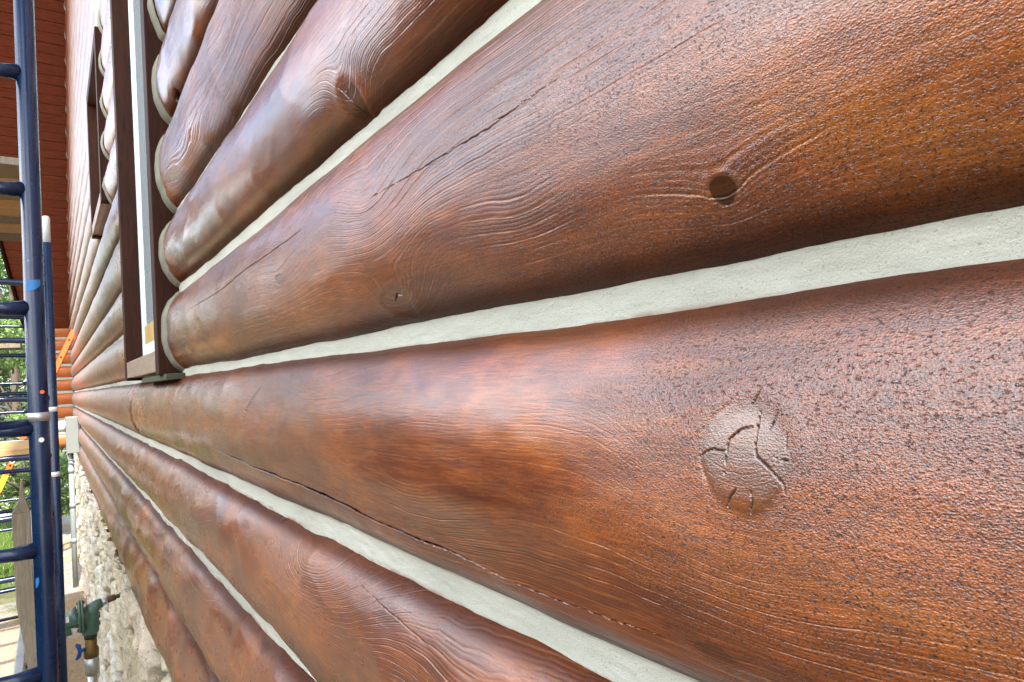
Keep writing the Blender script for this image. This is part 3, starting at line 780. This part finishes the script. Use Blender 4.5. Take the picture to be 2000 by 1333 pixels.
b = MB(); b.tube([(-.098, 3.6, GZ), (-.098, 3.6, -1.6), (-.096, 3.6, -.50)], .0215, 24); o = b.build('steel_pole', M_GALV); tag(o, 'pale galvanised pole standing close behind the nearest blue post', 'pole')
b = MB()
b.prism([(-.135, 3.0, -.42), (-.080, 3.0, -.42), (-.078, 3.0, -.70), (-.060, 3.0, -1.0), (-.030, 3.0, -1.3), (-.060, 3.0, -1.32), (-.10, 3.0, -1.0), (-.130, 3.0, -.75)], (0, .03, 0))
b.prism([(-.106, 3.0, -.30), (-.098, 3.0, -.30), (-.096, 3.0, -.36), (-.080, 3.0, -.42), (-.135, 3.0, -.42), (-.112, 3.0, -.37)], (0, .03, 0))
o = b.build('weathered_board', M_GREYWOOD, bevel=.003); tag(o, 'weathered grey board with a pointed top hanging among the rungs', 'board')

# ------------------------------------------------------------------ orange ladder leaning on the far logs
ld = thing('ladder', 'orange fibreglass ladder leaning against the log wall by the far corner', 'ladder', (-1.2, 13.3, GZ))
def lad_pt(t, y): # t 0 top .. 1 foot
    a = Vector((.318, y, 1.06)); b = Vector((-1.42, y, GZ)); return a.lerp(b, t)
for y in (13.0, 13.62):
    m = MB(); a, b2 = lad_pt(0, y), lad_pt(1, y); dr = (b2 - a).normalized(); pr = Vector((0, 1, 0)).cross(dr).normalized()
    for (o0, o1, w0, w1) in ((-.045, .045, 0, .006), (-.045, -.038, 0, .035), (.038, .045, 0, .035)):
        m.prism([a + pr * o0 + Vector((0, w0, 0)), a + pr * o1 + Vector((0, w0, 0)), b2 + pr * o1 + Vector((0, w0, 0)), b2 + pr * o0 + Vector((0, w0, 0))], (0, w1 - w0 if w1 > w0 else .006, 0))
    m.build('rail', M_ORANGE, ld)
for i in range(14):
    t = .04 + i * .068; p0 = lad_pt(t, 13.0); p1 = lad_pt(t, 13.62)
    m = MB(); m.tube([p0, p1], .016, 12); m.build('rung', M_ALU, ld)
a, b2 = lad_pt(0, 13.0), lad_pt(1, 13.0); dr = (b2 - a).normalized(); pr = Vector((0, 1, 0)).cross(dr).normalized()
c0 = lad_pt(.55, 13.0) + Vector((0, -.004, 0)); m = MB()
m.prism([c0 - pr * .04 , c0 + pr * .04, c0 + pr * .04 + dr * .26, c0 - pr * .04 + dr * .26], (0, .003, 0)); m.build('label_sticker', M_YEL, ld)
for q, mat_, nm, r_ in ((.50, M_WHITE, 'round_sticker', .034), (.505, M_BLACK, 'round_print', .018)):
    m = MB(); c0 = lad_pt(.50, 13.0) + Vector((0, -.003 if nm == 'round_sticker' else -.006, 0)); m.tube([c0, c0 + Vector((0, -.003, 0))], r_, 24); m.build(nm, mat_, ld)

# ------------------------------------------------------------------ trees, shrubs, grass
def leaf_mat(name, a, b, tr=.25):
    t = NT(name); o = t.coord()
    g_ = t.add('ShaderNodeNewGeometry')
    c = t.mix(g_.outputs['Random Per Island'], a, b)
    t.b.inputs['Transmission Weight'].default_value = 0
    m = t.done(c, .42)
    tl = t.add('ShaderNodeBsdfTranslucent'); t.put(tl.inputs[0], c)
    ms = t.add('ShaderNodeMixShader'); ms.inputs[0].default_value = tr
    out = t.n['Material Output']; t.l.new(t.b.outputs[0], ms.inputs[1]); t.l.new(tl.outputs[0], ms.inputs[2]); t.l.new(ms.outputs[0], out.inputs[0])
    return m
M_LEAF = leaf_mat('broad_leaf', (.035, .085, .018), (.12, .20, .045))
M_LEAF2 = leaf_mat('light_leaf', (.09, .17, .04), (.24, .33, .10))
M_NEEDLE = leaf_mat('conifer_needle', (.010, .024, .012), (.028, .052, .024))
M_BARK = plain('bark', (.12, .09, .065), .9, 0, .4, 12, .02)
M_GRASS = leaf_mat('grass_blade', (.08, .16, .02), (.25, .36, .07), .3)
def leaf_mesh(name, centres, size, rs, mat, flat=.0):
    n = len(centres); c = np.array(centres)
    u = rs.normal(size=(n, 3)); u /= np.linalg.norm(u, axis=1)[:, None]
    w_ = rs.normal(size=(n, 3)); v = np.cross(u, w_); v /= np.linalg.norm(v, axis=1)[:, None]
    s = size * rs.uniform(.6, 1.3, (n, 1))
    P = np.stack([c - u * s, c + v * s * .45, c + u * s, c - v * s * .45], 1)
    me = bpy.data.meshes.new(name); me.vertices.add(n * 4); me.vertices.foreach_set('co', P.reshape(-1).astype(np.float32))
    me.loops.add(n * 4); me.loops.foreach_set('vertex_index', np.arange(n * 4, dtype=np.int32))
    me.polygons.add(n); me.polygons.foreach_set('loop_start', (np.arange(n) * 4).astype(np.int32)); me.polygons.foreach_set('loop_total', np.full(n, 4, np.int32))
    me.update(calc_edges=True); me.materials.append(mat); return me
def make_tree(kind, H, Wd, seed, nl):
    rs = np.random.RandomState(seed); tr = MB(); pts = []
    tr.tube([(0, 0, -.1), (.05, .03, H * .3), (-.04, .05, H * .6), (0, 0, H * .95)], [H * .022, H * .017, H * .010, H * .002], 12)
    if kind == 'hedge':
        for i in range(60):
            a = rs.uniform(0, 6.28); zz = H * rs.uniform(.03, .93); rr_ = Wd * (1 - (zz / H) ** 2.2) ** .7 * rs.uniform(.4, 1)
            e = (math.cos(a) * rr_, math.sin(a) * rr_, zz); tr.tube([(0, 0, zz * .8), e], [.03, .006], 5)
            q = rs.normal(size=(int(nl / 60), 3)); q /= np.linalg.norm(q, axis=1)[:, None]; q *= (rs.uniform(.2, 1, (len(q), 1)) ** .5) * .5
            pts += [(e[0] + p_[0], e[1] + p_[1], max(.02, e[2] + p_[2])) for p_ in q]
    elif kind == 'conifer':
        nb = 70
        for i in range(nb):
            z = H * (.12 + .86 * i / nb); r = Wd * (1 - i / nb) ** .85 * rs.uniform(.75, 1.1); a = i * 2.4
            e = Vector((math.cos(a) * r, math.sin(a) * r, z - r * .25))
            tr.tube([(0, 0, z), e], [.02, .004], 5)
            for j in range(int(nl / nb)):
                t = rs.uniform(.1, 1); sp_d = .10 + .22 * (1 - t) * 1
                pts.append((e.x * t + rs.normal() * sp_d * .8, e.y * t + rs.normal() * sp_d * .8, z + (e.z - z) * t - abs(rs.normal()) * sp_d * .8))
    else:
        nb = 34
        for i in range(nb):
            a = rs.uniform(0, 6.28); zz = H * rs.uniform(.28, .95); rr_ = Wd * math.sqrt(max(.05, 1 - ((zz / H - .6) / .45) ** 2)) * rs.uniform(.35, .95)
            e = (math.cos(a) * rr_, math.sin(a) * rr_, zz)
            tr.tube([(0, 0, zz * .6), (e[0] * .5, e[1] * .5, zz * .85), e], [.05, .03, .008], 6)
            cs = rs.uniform(.25, .5) * Wd * .75
            q = rs.normal(size=(int(nl / nb), 3)); q /= np.linalg.norm(q, axis=1)[:, None]; q *= (rs.uniform(.35, 1, (len(q), 1)) ** .5) * cs
            pts += [(e[0] + p_[0], e[1] + p_[1], e[2] + p_[2] * .75) for p_ in q]
    return tr, pts
def place_tree(name, kind, H, Wd, seed, nl, leaf, mat, loc, label, cat='tree', group=None):
    t = thing(name, label, cat, loc, group)
    tr, pts = make_tree(kind, H, Wd, seed, nl)
    tb = tr.build('trunk', M_BARK, t); tb.matrix_parent_inverse = Matrix.Identity(4)
    c = np.array(pts)
    rs = np.random.RandomState(seed + 5)
    cr_ = link('crown', leaf_mesh('crown', c, leaf, rs, mat), None, t); cr_.matrix_parent_inverse = Matrix.Identity(4)
    return t
def copy_tree_obj(src, loc, rz, sc, label):
    r = src.copy(); C.objects.link(r); r.location = loc; r.rotation_euler = (0, 0, rz); r.scale = (sc, sc, sc); r['label'] = label
    for ch in list(src.children):
        c = ch.copy(); C.objects.link(c); c.parent = r
    return r
GT = 'trees standing beyond the lawn'
con = place_tree('conifer_tree', 'conifer', 10, 2.3, 11, 15000, .07, M_NEEDLE, (-2.6, 38, GZ), 'dark conifer beyond the lawn behind the scaffold rungs', group=GT)
bro = place_tree('broadleaf_tree', 'broad', 9.5, 2.6, 21, 15000, .085, M_LEAF, (-1.2, 32, GZ), 'bushy green tree rising directly behind the far scaffold frames', group=GT)
bro2 = place_tree('broadleaf_tree', 'broad', 6.5, 2.2, 25, 12000, .08, M_LEAF2, (-2.0, 27.5, GZ), 'pale green leafy tree nearest beyond the paved path', group=GT)
outs = [((-6.5, 33), 1.2, con, 'conifer left of the bushy green tree'), ((1.2, 41), 1.25, bro, 'tall green tree behind the far house corner'), ((-4.2, 45), 1.4, bro, 'tall leafy tree farthest behind the conifer')]
for i, ((x, y), sc, src, lb) in enumerate(outs): copy_tree_obj(src, (x, y, GZ), i * 1.7 + .5, sc, lb)
GH = 'unseen dense evergreens added in a row along the lawn'  # tree row out of view, added to darken what the logs reflect
hd = place_tree('unseen_evergreen_tree', 'hedge', 5.2, 1.75, 51, 13000, .11, M_NEEDLE, (-5.6, 1.0, GZ), 'unseen dense evergreen added to the side row directly opposite the near logs', group=GH)
spots = [('just before the one opposite the near logs', -5.9, -1.7, 1.05), ('second before the one opposite the near logs', -5.5, -4.6, .95), ('third before the one opposite the near logs', -6.0, -7.6, 1.1),
         ('opposite the nearest scaffold post', -5.8, 3.8, 1.0), ('opposite the near edge of the large window', -6.1, 6.4, 1.1), ('opposite the far edge of the large window', -5.7, 9.2, .95),
         ('opposite the raised window', -6.2, 12.0, 1.1), ('opposite the ladder', -6.0, 15.0, 1.0), ('opposite the wing corner', -6.4, 18.0, 1.15), ('nearest to the paved path', -7.2, 21.4, 1.05)]
for i, (lb, x, y, sc) in enumerate(spots): copy_tree_obj(hd, (x, y, GZ), i * 1.3, sc, 'unseen dense evergreen added to the side row, the one ' + lb)
GS = 'low shrubs by the path and the house corner'
sh0 = place_tree('shrub', 'broad', 1.7, .75, 31, 4200, .045, M_LEAF2, (-.05, 17.5, GZ), 'light green shrub growing under the far wing corner', 'shrub', GS)
for i, (x, y, sc, lb) in enumerate(((-.55, 19.2, 1.2, 'shrub left of the one under the wing'), (-1.25, 26.0, 1.5, 'round shrub just past the paved path'), (-2.3, 25.6, 1.3, 'shrub left of the round one past the path'), (.0, 22.5, 1.6, 'tall shrub behind the wing corner'), (-3.4, 26.6, 1.5, 'leftmost shrub past the paved path'))):
    copy_tree_obj(sh0, (x, y, GZ), i * 1.3, sc, lb)
rs = np.random.RandomState(77)
N = 42000
gx = rs.uniform(-3.2, -.0, N); gy = rs.uniform(6, 21, N) 
dn = fbm(gx * 1.1, gy * 1.1, 44) 
keep = ((gy > 13.3) & (gx < -.15)) | ((dn > .22) & (gx < .12))
gx, gy = gx[keep], gy[keep]; n = len(gx)
h = rs.uniform(.035, .10, n); a = rs.uniform(0, 6.28, n); lx, ly = rs.normal(0, .03, n), rs.normal(0, .03, n)
zz = np.full(n, GZ - .02)
wv_ = .006
P = np.stack([np.stack([gx - np.cos(a) * wv_, gy - np.sin(a) * wv_, zz], -1), np.stack([gx + np.cos(a) * wv_, gy + np.sin(a) * wv_, zz], -1),
              np.stack([gx + lx, gy + ly, zz + .03 + h], -1)], 1)
me = bpy.data.meshes.new('grass'); me.vertices.add(n * 3); me.vertices.foreach_set('co', P.reshape(-1).astype(np.float32))
me.loops.add(n * 3); me.loops.foreach_set('vertex_index', np.arange(n * 3, dtype=np.int32)); me.polygons.add(n)
me.polygons.foreach_set('loop_start', (np.arange(n) * 3).astype(np.int32)); me.polygons.foreach_set('loop_total', np.full(n, 3, np.int32)); me.update(calc_edges=True)
tag(link('grass', me, M_GRASS), 'sunlit patchy lawn grass beside the house', 'grass', kind='stuff')
